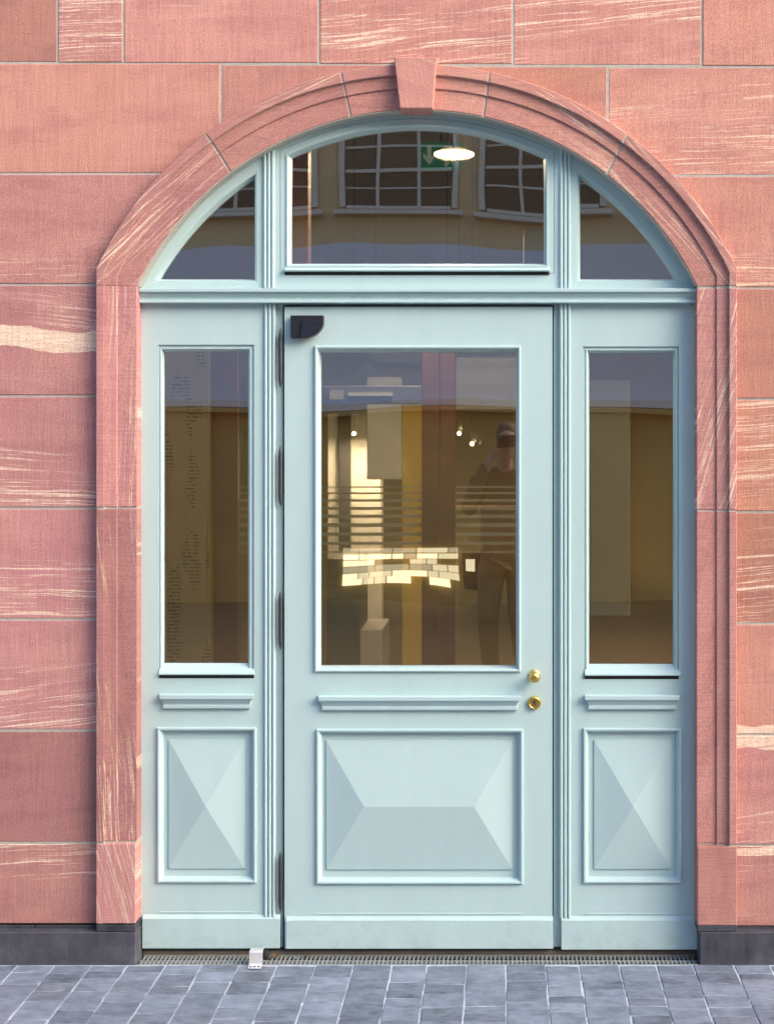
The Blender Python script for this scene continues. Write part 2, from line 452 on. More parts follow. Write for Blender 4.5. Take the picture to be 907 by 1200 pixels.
# left of the door
L_ = [(203.5, 333.5, dict(tint=.35, vein=.25, low=.5, grain=-.03)), (333.5, 464, dict(bed=.50, bed_w=.10, vein=.25, grain=-.1, tint=.12)),
      (464, 595.5, dict(tint=.15, vein=.25, low=.7, grain=-.04)), (595.5, 726, dict(tint=.10, vein=.5, low=.35, grain=-.03)),
      (726, 856, dict(tint=.08, vein=.60, low=.7, grain=.12)), (856, 988, dict(tint=.2, vein=.05, pits=.2)), (988, 1083.5, dict(tint=.35, vein=.25, low=-.9, grain=.05, pits=.5))]
for i, (a, bq, kw) in enumerate(L_):
    e = -230 if i % 2 else -110
    block(e, 140 if i else 200, a, bq, **kw)
    block(E, e, a, bq, vein=random.uniform(0, .5), tint=.3)
R_ = [(206, 337.5, dict(tint=.75, vein=.2, low=.8, grain=-.04)), (337.5, 468, dict(tint=.8, pits=.7)), (468, 600, dict(tint=1.0, vein=.55, low=-.1, grain=.08)),
      (600, 731, dict(tint=1.0, vein=.55, low=.5, grain=.09)), (731, 861, dict(tint=.75, vein=.2, grain=.03, bed=.03, bed_w=.05)),
      (861, 990.5, dict(tint=.3, vein=.42, low=.3, grain=.13, bed=.97, bed_w=.10)), (990.5, 1086, dict(tint=.4, vein=.48, grain=.03, bed=.92, bed_w=.05))]
for i, (a, bq, kw) in enumerate(R_):
    e = 1100 if i % 2 else 1010
    block(840 if i else 780, e, a, bq, **kw)
    block(e, G, a, bq, vein=random.uniform(0, .5), tint=.6)
# mortar bed behind the blocks, following the arch
bm = bmesh.new()
MD = WALL + 0.0022
xl, xr = PX(138), PX(838)
for xa, xb in ((PX(E), xl), (xr, PX(G))):
    prism(bm, [(xa, ZTOP), (xb, ZTOP), (xb, PZ(1084)), (xa, PZ(1084))], MD, 0.30)
pts = [(xl, ZTOP), (xr, ZTOP)]
for i in range(49):
    x = xr + (xl - xr) * i / 48
    az = arch_z(x, 2)
    pts.append((x, az if az is not None else RING[2]['zs']))
prism(bm, pts, MD, 0.30)
done('mortar', bm, M['mortar'], wall)
# basalt plinth
zl = PZ(1092.5)
for xa, xb in ((PX(E), PX(-190)), (PX(-190) + .003, PX(159.5)), (PX(819.5), PX(1120)), (PX(1120) + .003, PX(G))):
    box('plinth_stone', M['plinth'], wall, xa, xb, 0.0, 0.30, -0.25, zl, 0.003)
for xa, xb in ((PX(E), PX(36)), (PX(36) + .003, PX(116)), (PX(864), PX(G))):
    box('plinth_cap', M['plinth'], wall, xa, xb, WALL + 0.002, 0.29, zl - 0.002, PZ(1084.5, WALL), 0.002)

# ------------------------------------------------------------------ moulded stone surround
sur = thing('door_surround', 'moulded red sandstone surround with round arch and plain keystone', 'door surround')
d1, d2, BACK = 0.011, 0.022, 0.135
def prof(side=0.0):
    # (ring index blend, depth) outer edge -> reveal
    return [(0, 0.10), (0, 0.0), (1, 0.0), (1, d1), (1.5, d1 + 0.003), (2, d1 + 0.004), (2, d2), (3, d2), (3, BACK)]
PR = prof()
JX = [375, 366, 352, 329]
def jx(k):                      # half width of profile line k on the jambs
    i = int(k); f = k - i
    return (JX[i] if f == 0 else JX[i] + (JX[i + 1] - JX[i]) * f) / S
def stone_props(**pr):
    d = dict(vein=0.0, low=0.0, grain=1.57, bed=0.5, bed_w=0.0, tint=0.3, tool=1.57, pits=0.05); d.update(pr)
    return {k: float(v) for k, v in d.items()}
def jamb(sgn, py0, py1, name='jamb_stone', mat=None, inset=0.0, plain=False, **pr):
    z1, z0 = PZ(py0), PZ(py1)
    rings = []
    pp = [(0, 0.10), (0, 0.0), (3, 0.0), (3, BACK)] if plain else PR
    for z in (z0, z1):
        ring = []
        for k, d in pp:
            x = jx(k)
            if k == 0: x -= inset
            if k == 3: x += inset
            ring.append((ACX + sgn * x, d + inset, z))
        rings.append(ring)
    bm = bmesh.new()
    vs = loft(bm, rings)
    bm.faces.new(vs[0]); bm.faces.new(vs[1][::-1])
    return done(name, bm, mat or M['stone'], sur, bevel=0.0 if inset else 0.0018, **({} if inset else stone_props(**pr)))
j = 1.1
jamb(-1, SPR - 1 + j, 595.5 - j, vein=.62, grain=1.53, tint=.15); jamb(-1, 595.5 + j, 988 - j, vein=.62, grain=1.66, tint=.15)
jamb(-1, 988 + j, 1083 - j * .6, plain=True, vein=.95, grain=1.83, tint=.2, tool=0)
jamb(1, SPR + 2 + j, 598.5 - j, vein=.72, grain=1.27, tint=.3); jamb(1, 598.5 + j, 991 - j, vein=.10, grain=1.3, tint=.45); jamb(1, 991 + j, 1085 - j * .6, plain=True, tint=.55)
for s_ in (-1, 1):
    jamb(s_, SPR - 1, 1083, 'mortar', M['mortar'], 0.003)
    xa, xb = ACX + s_ * jx(0), ACX + s_ * jx(3)
    box('plinth_cap', M['plinth'], sur, xa, xb, 0.001, 0.135, zl + 0.001, PZ(1084), 0.002)
    xa, xb = ACX + s_ * (jx(0) - .01), ACX + s_ * jx(3)
    box('plinth_cap', M['plinth'], sur, xa, xb, 0.302, 0.34, -0.2, zl, 0.002)
# voussoirs: joint = (outer pixel x, inner pixel x); 's' = springing
FR = [0.0, 0.24, 0.53, 1.0]
def jpos(joint, k):
    i = int(k); f = k - i
    fr = FR[i] if f == 0 else FR[i] + (FR[i + 1] - FR[i]) * f
    return PX(joint[0] + (joint[1] - joint[0]) * fr)
def arc_pt(k, a):
    i = int(k); f = k - i
    x, z = ring_pt(i, a)
    if f:
        x2, z2 = ring_pt(i + 1, a); x, z = x + (x2 - x) * f, z + (z2 - z) * f
    return x, z
def voussoir(ja, jb, name='arch_stone', mat=None, inset=0.0, n=18, **pr):
    rings = []
    def ang(jn, k):
        if jn in ('L', 'R'):
            s = -1 if jn == 'L' else 1
            return s * math.asin(min(1, jx(k) / (RING[int(k)]['R'] if k != 1.5 else (RING[1]['R'] + RING[2]['R']) / 2)))
        x = jpos(jn, k)
        rr = RING[int(k)]['R'] if k != 1.5 else (RING[1]['R'] + RING[2]['R']) / 2
        return math.asin((x - ACX) / rr)
    def ring_at(t):
        out = []
        for k, d in PR:
            a = ang(ja, k) * (1 - t) + ang(jb, k) * t
            x, z = arc_pt(k, a)
            if inset:
                sg = -1 if k == 0 else 1 if k == 3 else 0
                x += sg * inset * math.sin(a); z += sg * inset * math.cos(a) * 0 + (sg * inset * math.cos(a))
                if k == 3: x -= 2 * inset * math.sin(a); z -= 2 * inset * math.cos(a)
            out.append((x, d + inset, z))
        return out
    def stub(s):
        return [(ACX + s * jx(k), d + inset, PZ(SPR)) for k, d in PR]
    if ja == 'L': rings.append(stub(-1))
    for i in range(n + 1): rings.append(ring_at(i / n))
    if jb == 'R': rings.append(stub(1))
    bm = bmesh.new()
    vs = loft(bm, rings)
    bm.faces.new(vs[0]); bm.faces.new(vs[-1][::-1])
    return done(name, bm, mat or M['stone'], sur, bevel=0.0 if inset else 0.0018, **({} if inset else stone_props(**pr)))
def sh(jn, e): return (jn[0] + e, jn[1] + e)
J1, J2, J3, J4 = (241, 268.5), (399.5, 410), (574, 566), (735, 711)
K1, K2 = (466, 472), (508, 503)
e = 1.0
voussoir('L', sh(J1, -e), vein=.72, grain=.74, tint=.25); voussoir(sh(J1, e), sh(J2, -e), vein=.55, grain=.42, tint=.45)
voussoir(sh(J2, e), K1, vein=.15, grain=-.1, tint=.5); voussoir(K2, sh(J3, -e), vein=.2, grain=-.1, tint=.7)
voussoir(sh(J3, e), sh(J4, -e), vein=.50, grain=-.58, tint=.6); voussoir(sh(J4, e), 'R', vein=.62, grain=-.86, tint=.45)
voussoir('L', 'R', 'mortar', M['mortar'], 0.0032, 60)
# keystone: tapered, proud of the mouldings
bm = bmesh.new()
kt = [(461.5, 66.5), (512, 66.5), (507, 127), (468.5, 127)]
prism(bm, [P(a, bq, -0.024) for a, bq in kt], -0.024, 0.125)
done('keystone', bm, M['stone'], sur, bevel=0.003, **stone_props(tint=.5, vein=.22, grain=-.3, tool=.2))

# ------------------------------------------------------------------ painted door frame with sidelights and fanlights
FD = 0.084           # face of the fixed frame
PA = M['paint']
frame = thing('door_frame', 'pale blue wooden frame with sidelights and arched fanlights filling the stone doorway', 'door frame')
def rect(px0, px1, py0, py1, d):
    """pixel rectangle seen on plane d -> (x0,x1,z0,z1)"""
    x0, z1 = P(px0, py0, d); x1, z0 = P(px1, py1, d)
    return x0, x1, z0, z1
def rring(r, ins, d):
    x0, x1, z0, z1 = r
    return [(x0 + ins, d, z0 + ins), (x1 - ins, d, z0 + ins), (x1 - ins, d, z1 - ins), (x0 + ins, d, z1 - ins)]
def moulding(name, parent, r, prof_, mat=PA, closed=True, bevel=0.0008):
    """mitred frame: prof_ = (inset, depth) from outside in"""
    bm = bmesh.new()
    loft(bm, [rring(r, i, d) for i, d in prof_])
    return done(name, bm, mat, parent, bevel=bevel)
def stile_frame(name, parent, r, holes, d0, d1_, mat=PA):
    """board with rectangular openings stacked above one another; r and holes in metres"""
    x0, x1, z0, z1 = r
    hx0, hx1 = holes[0][0], holes[0][1]
    hs = sorted(holes, key=lambda q: q[2])
    bm = bmesh.new()
    addbox(bm, x0, hx0, d0, d1_, z0, z1); addbox(bm, hx1, x1, d0, d1_, z0, z1)
    zc = z0
    for h in hs:
        addbox(bm, hx0, hx1, d0, d1_, zc, h[2]); zc = h[3]
    addbox(bm, hx0, hx1, d0, d1_, zc, z1)
    return done(name, bm, mat, parent)
def hip_panel(name, parent, r, d_edge, d_top, ridge_x=None, lip=0.006):
    """raised field with four sloping facets"""
    x0, x1, z0, z1 = r
    bm = bmesh.new()
    zc = (z0 + z1) / 2
    base = [bm.verts.new(v) for v in ((x0, d_edge + lip, z0), (x1, d_edge + lip, z0), (x1, d_edge + lip, z1), (x0, d_edge + lip, z1))]
    edge = [bm.verts.new(v) for v in ((x0, d_edge, z0), (x1, d_edge, z0), (x1, d_edge, z1), (x0, d_edge, z1))]
    for i in range(4): bm.faces.new((base[i], base[(i + 1) % 4], edge[(i + 1) % 4], edge[i]))
    if ridge_x is None:
        a = b_ = bm.verts.new(((x0 + x1) / 2, d_top, zc))
    else:
        a, b_ = bm.verts.new((ridge_x[0], d_top, zc)), bm.verts.new((ridge_x[1], d_top, zc))
    bm.faces.new((edge[0], edge[1], b_, a) if a is not b_ else (edge[0], edge[1], a))
    bm.faces.new((edge[1], edge[2], b_))
    bm.faces.new((edge[2], edge[3], a, b_) if a is not b_ else (edge[2], edge[3], a))
    bm.faces.new((edge[3], edge[0], a))
    return done(name, bm, PA, parent, bevel=0.0)
def xmould(name, parent, px0, px1, pyt, dbase, profile, taper=0.0):
    """horizontal moulding; profile = (pixels below the top, projection, side inset px) outlines, closed to the board"""
    bm = bmesh.new()
    rings = []
    pr = [(profile[0][0], 0.0, profile[0][2])] + profile + [(profile[-1][0], 0.0, profile[-1][2])]
    xs = []
    for side in (0, 1):
        ring = []
        for dy, pj, ins in pr:
            d = dbase - pj
            x = PX(px0 + ins if side == 0 else px1 - ins, d)
            ring.append((x, d + (0.002 if pj == 0 else 0), PZ(pyt + dy, dbase - 0.5 * pj)))
        rings.append(ring)
    vs = loft(bm, rings)
    bm.faces.new(vs[0]); bm.faces.new(vs[1][::-1])
    return done(name, bm, PA, parent, bevel=0.0007)
def reeds(parent, px0, px1, py0, py1, dbase, n=3, cut=None):
    """upright with three round reeds"""
    x0, x1 = PX(px0, dbase), PX(px1, dbase)
    z1, z0 = PZ(py0, dbase), PZ(py1, dbase)
    bm = bmesh.new()
    pts = [(x0, dbase + 0.004)]
    wd = (x1 - x0) / n
    for k in range(n):
        for i in range(7):
            a = math.pi * i / 6
            pts.append((x0 + wd * (k + 0.5) - math.cos(a) * wd * 0.46, dbase - 0.001 - math.sin(a) * wd * 0.62))
    pts.append((x1, dbase + 0.004))
    ra = [(x, y, z0) for x, y in pts]
    rb = []
    for x, y in pts:
        z = z1
        if cut is not None: z = min(z, cut(x))
        rb.append((x, y, z))
    vs = loft(bm, [ra, rb])
    bm.faces.new(vs[0]); bm.faces.new(vs[1][::-1])
    return done('reeded_mullion', bm, PA, parent)
ZB = PZ(1112, FD)      # underside of the joinery
# posts behind the reeds and round the leaf
box('post', PA, frame, PX(303, FD), PX(331.5, FD + .012), FD + 0.012, 0.15, ZB + .002, PZ(352, FD))
box('post', PA, frame, PX(648.5, FD + .012), PX(676, FD), FD + 0.012, 0.15, ZB + .002, PZ(352, FD))
for a, bq in ((322, 341), (639, 658)):  # added strips behind the leaf edges, blocking hall light from the gaps
    box('light_stop_rebate', PA, frame, PX(a, .14), PX(bq, .14), 0.1395, 0.19, .014, PZ(352, .14))
box('light_stop_rebate', PA, frame, PX(322, .14), PX(658, .14), 0.1395, 0.19, PZ(366, .14), PZ(340, .14))
reeds(frame, 309.5, 323.5, 350, 1074, FD)
reeds(frame, 655, 669, 350, 1075, FD)
# transom rail
xmould('transom_rail', frame, 163.5, 817, 338, FD, [(0, .020, 0), (0.6, .040, 0), (4.6, .040, 0), (5.2, .030, 0), (9.5, .024, 0), (11.0, .020, 0), (13.5, .020, 0), (14.2, .030, 0), (17.0, .031, 0), (18.0, .016, 0)])
box('transom_core', PA, frame, PX(158), PX(822), FD + 0.013, 0.15, PZ(357, FD), PZ(336.5, FD))

CW = 0.0
GD = FD + 0.030       # outer face of the glass
def side_panel(px0, px1, gl, bead, sill, ledge, mo, fld, kick, seam):
    sp = box('side_panel', PA, frame, 0, .01, 0.16, 0.161, .1, .2)   # replaced below
    bpy.data.objects.remove(sp)
    r = rect(px0, px1, 352, 1111, FD)
    hg = rect(bead[0], bead[1], bead[2], sill[1], FD)
    hp = rect(mo[0] + 3, mo[1] - 3, mo[2] + 3, mo[3] - 3, FD)
    hp = (hg[0], hg[1], hp[2], hp[3])
    sp = stile_frame('side_panel', frame, (r[0], r[1], ZB, PZ(352, FD)), [hg, hp], FD, 0.13)
    # rebated sash bead
    gr = rect(gl[0], gl[1], gl[2], gl[3], GD)
    o = hg
    bm = bmesh.new()
    gi = [(gr[0], GD, gr[2]), (gr[1], GD, gr[2]), (gr[1], GD, gr[3]), (gr[0], GD, gr[3])]
    def lerp(t, d):
        oo = rring(o, 0, d)
        return [(a[0] + (g_[0] - a[0]) * t, d, a[2] + (g_[2] - a[2]) * t) for a, g_ in zip(oo, gi)]
    loft(bm, [lerp(0, FD + .03), lerp(0.0, FD + .007), lerp(.42, FD + .007), lerp(.42, FD + .004), lerp(.60, FD + .004), lerp(.75, FD + .009), lerp(1.0, GD)])
    done('glazing_bead', bm, PA, sp, bevel=.0006)
    box('pane', M['glass'], sp, gr[0] - .006, gr[1] + .006, GD + .002, GD + .010, gr[2] - .006, gr[3] + .006)
    # weather sill below the glass
    xa, xb = PX(sill[2], FD), PX(sill[3], FD)
    bm = bmesh.new()
    zt, zb = PZ(sill[0] - 1, FD), PZ(sill[1] - 4.5, FD)
    prism_pts = [(GD - .006, zt + .003), (FD - .010, zb + .008), (FD - .0125, zb + .004), (FD - .0115, zb), (GD, zb)]
    loftv = loft(bm, [[(x, y, z) for y, z in prism_pts] for x in (xa, xb)])
    bm.faces.new(loftv[0]); bm.faces.new(loftv[1][::-1])
    done('weather_sill', bm, PA, sp, bevel=.001)
    box('drip_gap', M['gap'], sp, PX(sill[2], FD) + .001, PX(sill[3], FD) - .001, FD + .002, GD, PZ(sill[1], FD) + .0005, zb - .0003)
    xmould('ledge', sp, ledge[0], ledge[1], ledge[2], FD, [(0, .016, 0), (1, .026, 0), (5.5, .026, 0), (6.5, .021, 2), (9, .015, 3.5), (12, .010, 4.5), (13, .010, 4.5), (13.3, .014, 4.2), (16.5, .014, 4.2), (17.5, .008, 5)])
    mr = rect(mo[0], mo[1], mo[2], mo[3], FD)
    moulding('panel_moulding', sp, mr, [(0, FD + .002), (0, FD - .006), (.002, FD - .010), (.008, FD - .010), (.011, FD - .004), (.017, FD + .006), (.0185, FD + .013)])
    box('panel_field', PA, sp, mr[0] + .012, mr[1] - .012, FD + .012, FD + .03, mr[2] + .012, mr[3] - .012)
    fr_ = rect(fld[0], fld[1], fld[2], fld[3], FD + .006)
    hip_panel('raised_panel', sp, fr_, FD + .007, FD - .018)
    kr = rect(kick[0], kick[1], kick[2], kick[3], FD - .012)
    bm = bmesh.new()
    yk = [(FD + .001, kr[3] + .004), (FD - .012, kr[3] - .008), (FD - .012, kr[2]), (FD + .001, kr[2])]
    v = loft(bm, [[(x, y, z) for y, z in yk] for x in (kr[0], kr[1])])
    bm.faces.new(v[0]); bm.faces.new(v[1][::-1])
    done('kick_board', bm, PA, sp, bevel=.001)
    xmould('seam', sp, seam[0], seam[1], seam[2], FD, [(0, .0015, 0), (1.6, .0022, 0)])
    return sp
side_panel(158, 309.5, (193, 291, 412.5, 779), (186, 298, 404, 0), (780, 795, 187, 298), (187, 297.5, 813), (185, 301, 852, 1034), (198, 287, 867, 1018), (167, 328, 1074, 1111.5), (187, 298, 1068))
side_panel(669, 823, (690, 788, 414, 779), (683, 795, 406, 0), (781, 796, 685, 797), (685, 796, 814), (683, 798, 853, 1034.5), (696, 786, 867.5, 1018.5), (657.5, 817, 1076, 1113), (685, 797, 1070))

# fanlights
def circ2(d):
    cx, cz = P(489, 499, d)
    return cx, cz, 346 * (D + d) / F
def fan_center(xl, xr, zb, cx, cz, rad, d, n=28):
    out = [(xl, d, zb), (xr, d, zb)]
    for i in range(n + 1):
        x = xr + (xl - xr) * i / n
        out.append((x, d, cz + math.sqrt(max(0, rad ** 2 - (x - cx) ** 2))))
    return out
def fan_side(sgn, xin, zb, cx, cz, rad, d, n=18):
    """sgn -1 left light, +1 right light; xin = straight inner edge"""
    a0 = math.asin((xin - cx) / rad)
    a1 = sgn * math.acos((zb - cz) / rad)
    out = [(xin, d, zb)]
    for i in range(n + 1):
        a = a0 + (a1 - a0) * i / n
        out.append((cx + rad * math.sin(a), d, cz + rad * math.cos(a)))
    return out if sgn < 0 else out[::-1]
cxg, czg, rg = circ2(GD)
px_ = 1 / S
def fanlight_center():
    xl, xr = PX(342, GD), PX(637, GD); zb = PZ(309.5, GD)
    def rg_(t, d): return fan_center(xl - t, xr + t, zb - t, cxg, czg, rg + t, d)
    XL, XR, ZBf = PX(316, FD), PX(662, FD), PZ(342, FD)
    outer = lambda d: fan_center(XL, XR, ZBf, ACX, RING[3]['cz'], RING[3]['R'] + .012, d)
    bm = bmesh.new()
    loft(bm, [outer(.13), outer(FD), rg_(.036, FD), rg_(.036, FD + .003), rg_(.0335, FD + .003), rg_(.0335, FD), rg_(.014, FD), rg_(.0135, FD - .004), rg_(.009, FD - .004), rg_(.006, FD + .004), rg_(0, GD), rg_(0, .13)])
    f = done('fanlight', bm, PA, frame)
    bm = bmesh.new(); prism(bm, [(x, z) for x, y, z in rg_(.006, 0)], GD + .002, GD + .010)
    done('pane', bm, M['glass'], f)
    xa, xb = PX(334, FD), PX(643.5, FD)
    zt, zbm = PZ(309, FD), PZ(318.5, FD)
    pp = [(GD - .004, zt + .003), (FD - .014, zbm + .009), (FD - .018, zbm + .004), (FD - .016, zbm), (FD + .002, zbm)]
    bm = bmesh.new(); v = loft(bm, [[(x, y, z) for y, z in pp] for x in (xa, xb)])
    bm.faces.new(v[0]); bm.faces.new(v[1][::-1])
    done('weather_sill', bm, PA, f, bevel=.001)
    box('drip_gap', M['gap'], f, xa, xb, FD - .0015, FD + .004, PZ(322.5, FD), zbm - .0004)
fanlight_center()
def fanlight_side(s):
    xin = PX(298.5, GD) if s < 0 else PX(679.5, GD)
    zb = PZ(327.5, GD)
    def rg_(t, d): return fan_side(s, xin - s * t, zb - t, cxg, czg, rg + t, d)
    Xin = PX(309, FD) if s < 0 else PX(669, FD)
    outer = lambda d: fan_side(s, Xin, PZ(342, FD), ACX, RING[3]['cz'], RING[3]['R'] + .012, d)
    bm = bmesh.new()
    loft(bm, [outer(.13), outer(FD), rg_(.013, FD), rg_(.012, FD + .002), rg_(.008, FD + .002), rg_(0, GD), rg_(0, .13)])
    f = done('fanlight', bm, PA, frame)
    bm = bmesh.new(); prism(bm, [(x, z) for x, y, z in rg_(.006, 0)], GD + .002, GD + .010)
    done('pane', bm, M['glass'], f)
fanlight_side(-1); fanlight_side(1)
cutf = lambda x: RING[3]['cz'] + math.sqrt((RING[3]['R'] + .01) ** 2 - (x - ACX) ** 2)
reeds(frame, 308.5, 322.5, 100, 337.5, FD, cut=cutf)
reeds(frame, 655, 669, 100, 338, FD, cut=cutf)
box('threshold', M['thresh'], frame, PX(160), PX(819), 0.096, 0.42, -0.05, 0.014, 0.002)
box('bottom_seal', M['gap'], frame, PX(163, FD), PX(818, FD), FD + .012, 0.125, 0.015, ZB + .004)

# ------------------------------------------------------------------ the door leaf
leaf = thing('entrance_door', 'pale blue panelled wooden door with large glazed upper half and brass knob', 'door')
LD = FD - 0.004
lr = rect(333.5, 647, 359.5, 1111.5, LD)
mo = rect(369, 610, 405, 787, LD); hg = (mo[0] + .006, mo[1] - .006, mo[2] + .006, mo[3] - .006)
pm_ = rect(371, 613, 854, 1035.5, LD); hp = (hg[0], hg[1], pm_[2] + .006, pm_[3] - .006)
stile_frame('stiles_and_rails', leaf, lr, [hg, hp], LD, 0.138)
gr = rect(376.5, 604.5, 413, 780, GD)
bm = bmesh.new()
def lp(t, d):
    oo = rring(mo, 0, d); gi = [(gr[0], 0, gr[2]), (gr[1], 0, gr[2]), (gr[1], 0, gr[3]), (gr[0], 0, gr[3])]
    return [(a[0] + (g_[0] - a[0]) * t, d, a[2] + (g_[2] - a[2]) * t) for a, g_ in zip(oo, gi)]
loft(bm, [lp(0, LD + .002), lp(0, LD - .006), lp(.12, LD - .010), lp(.40, LD - .010), lp(.55, LD - .006), lp(.75, LD + .004), lp(.8, LD + .012), lp(1, GD), lp(1, .13)])
done('glazing_bead', bm, PA, leaf, bevel=.0006)
box('pane', M['glass'], leaf, gr[0] - .006, gr[1] + .006, GD + .002, GD + .010, gr[2] - .006, gr[3] + .006)
xmould('ledge', leaf, 373, 610, 815, LD, [(0, .016, 0), (1, .026, 0), (5.5, .026, 0), (6.5, .021, 2), (9, .015, 3.5), (12, .010, 4.5), (13, .010, 4.5), (13.3, .014, 4.2), (16.5, .014, 4.2), (17.5, .008, 5)])
moulding('panel_moulding', leaf, pm_, [(0, LD + .002), (0, LD - .006), (.002, LD - .010), (.008, LD - .010), (.011, LD - .004), (.017, LD + .006), (.0185, LD + .013)])
box('panel_field', PA, leaf, pm_[0] + .012, pm_[1] - .012, LD + .012, LD + .03, pm_[2] + .012, pm_[3] - .012)
hip_panel('raised_panel', leaf, rect(382.5, 600, 868, 1019, LD + .006), LD + .007, LD - .018, (PX(427, LD), PX(555.5, LD)))
kr = rect(335, 648, 1076, 1112, LD - .012)
bm = bmesh.new()
v = loft(bm, [[(x, y, z) for y, z in [(LD + .001, kr[3] + .004), (LD - .012, kr[3] - .008), (LD - .012, kr[2]), (LD + .001, kr[2])]] for x in (kr[0], kr[1])])
bm.faces.new(v[0]); bm.faces.new(v[1][::-1])
kb = done('kick_board', bm, PA, leaf, bevel=.001)
bm = bmesh.new(); kx, kz = P(394.5, 1107, LD - .012)
lathe(bm, [(.012, 0), (.012, .0015), (.009, .0015), (.009, .0006), (0, .0006)], (kx, LD - .012, kz), n=20)
done('plug', bm, PA, kb)
xmould('seam', leaf, 371, 612, 1070, LD, [(0, .0015, 0), (1.6, .0022, 0)])
# long spindle hinges
for a, bq in ((384, 455), (522, 594), (692, 762), (998, 1070)):
    z1, z0 = PZ(a, LD - .01), PZ(bq, LD - .01); L = z1 - z0
    bm = bmesh.new()
    r0 = .0072
    lathe(bm, [(.0006, 0), (.003, L * .04), (.0062, L * .11), (r0 * .86, L * .15), (r0, L * .155), (r0, L * .345), (r0 * .86, L * .347), (r0 * .86, L * .353), (r0, L * .355), (r0, L * .645), (r0 * .86, L * .647), (r0 * .86, L * .653), (r0, L * .655), (r0, L * .845), (r0 * .86, L * .85), (.0062, L * .89), (.003, L * .96), (.0006, L)], (PX(328.6, LD - .01), LD - .006, z0), 'z', 16)
    done('hinge', bm, M['iron'], leaf)
# brass knob
kx, kz = P(626, 793, LD - .03)
bm = bmesh.new()
lathe(bm, [(.0205, -.001), (.0205, .003), (.018, .006), (.0095, .008), (.0085, .020), (.012, .026), (.0175, .032), (.0195, .039), (.0185, .046), (.0145, .052), (.007, .0555), (0, .0565)], (kx, LD, kz), n=32)
done('knob', bm, M['brass'], leaf, smooth=True)
kx, kz = P(626, 824, LD - .01)
bm = bmesh.new()
lathe(bm, [(.0235, -.001), (.0235, .005), (.0215, .010), (.017, .012), (.0165, .0105), (0, .0105)], (kx, LD, kz), n=32)
lk = done('lock_rosette', bm, M['brass'], leaf, bevel=.0006)
bm = bmesh.new()
lathe(bm, [(.0034, .0108), (.0034, .0116), (0, .0116)], (kx, LD, kz + .005), n=14)
addbox(bm, kx - .0022, kx + .0022, LD - .0115, LD - .0108, kz - .005, kz + .005)
done('keyhole', bm, M['black'], lk)
# black sensor box with a rounded corner in the top corner of the leaf
sb = []
xa, zt = P(340.5, 369.5, LD - .03); xb, zb_ = P(379, 396, LD - .03)
w_, h_ = xb - xa, zt - zb_
def quarter(x0, x1, z0, z1, r, n=12):
    pts = [(x0, z1), (x1, z1), (x1, z0 + r)]
    for i in range(1, n + 1):
        a = math.pi / 2 * i / n
        pts.append((x1 - r * 1.25 * (1 - math.cos(a)), z0 + r - r * math.sin(a)))
    pts.append((x0, z0))
    return pts
bm = bmesh.new(); prism(bm, quarter(xa, xb, zb_, zt, h_ * .72), LD - .030, LD + .001)
sbx = done('sensor_box', bm, M['black'], leaf, bevel=.0015, seg=2)
bm = bmesh.new()
q = quarter(xa + w_ * .30, xb - .001, zb_ + .0012, zt - h_ * .22, h_ * .68)
q[0] = (q[0][0] + w_ * .06, q[0][1])
prism(bm, q, LD - .036, LD - .029)
done('sensor_lens', bm, simple('smoked_plastic', (0.016, 0.019, 0.030), 0.25, var=.05), sbx, bevel=.0015, seg=2)

# ------------------------------------------------------------------ drain grating and door stop
gt = thing('drain_grating', 'galvanised steel slot drain grating along the foot of the door', 'grating')
gx0, gx1 = PX(161), PX(818)
bm = bmesh.new()
for ya, yb in ((.0, .004), (.034, .040), (.090, .095)):
    addbox(bm, gx0, gx1, ya, yb, -.014, -.001)
done('frame', bm, M['galv'], gt)
bm = bmesh.new()
x = gx0 + .006
while x < gx1 - .004:
    addbox(bm, x, x + .0040, .004, .0345, -.008, -.002)
    addbox(bm, x, x + .0040, .0395, .0900, -.008, -.002)
    x += .0145
sl = done('slats', bm, M['galv'], gt); sl['kind'] = 'stuff'
box('channel', M['rubber'], gt, gx0 - .004, gx1 + .004, 0.0005, .096, -.12, -.045)

ds = thing('door_stop', 'small aluminium door stop with black rubber buffer screwed to the paving', 'door stop')
xa, xb = PX(292, -.02), PX(307.5, -.02)
bm = bmesh.new()
outline = [(-.052, .0025), (-.052, .0055), (-.026, .0055), (-.020, .010), (-.016, .044), (-.010, .049), (.020, .049), (.020, .046), (-.008, .046), (-.0125, .042), (-.017, .008), (-.024, .0025)]
v = loft(bm, [[(x, y, z) for y, z in outline] for x in (xa, xb)])
bm.faces.new(v[0]); bm.faces.new(v[1][::-1])
br_ = done('bracket', bm, M['alu'], ds, bevel=.0008)
for fx in (.2, .5, .8):
    bm = bmesh.new(); lathe(bm, [(.0036, 0), (.0034, .0016), (.002, .0024), (0, .0025)], (xa + (xb - xa) * fx, -.040, .0054), 'z', 12)
    done('screw', bm, M['iron'], br_)
bm = bmesh.new()
# buffer: a short rubber cylinder lying sideways
prof_b = [(.0145, 0), (.0165, .003), (.0165, .016), (.0140, .0185), (0, .0185)]
rings = []
for r_, t in prof_b:
    rings.append([(xb + .0005 + t, .004 + r_ * math.cos(2 * math.pi * k / 20), .030 + r_ * math.sin(2 * math.pi * k / 20)) for k in range(20)])
vv = loft(bm, rings); bm.faces.new(vv[0])
done('rubber_buffer', bm, M['rubber'], ds, smooth=False)

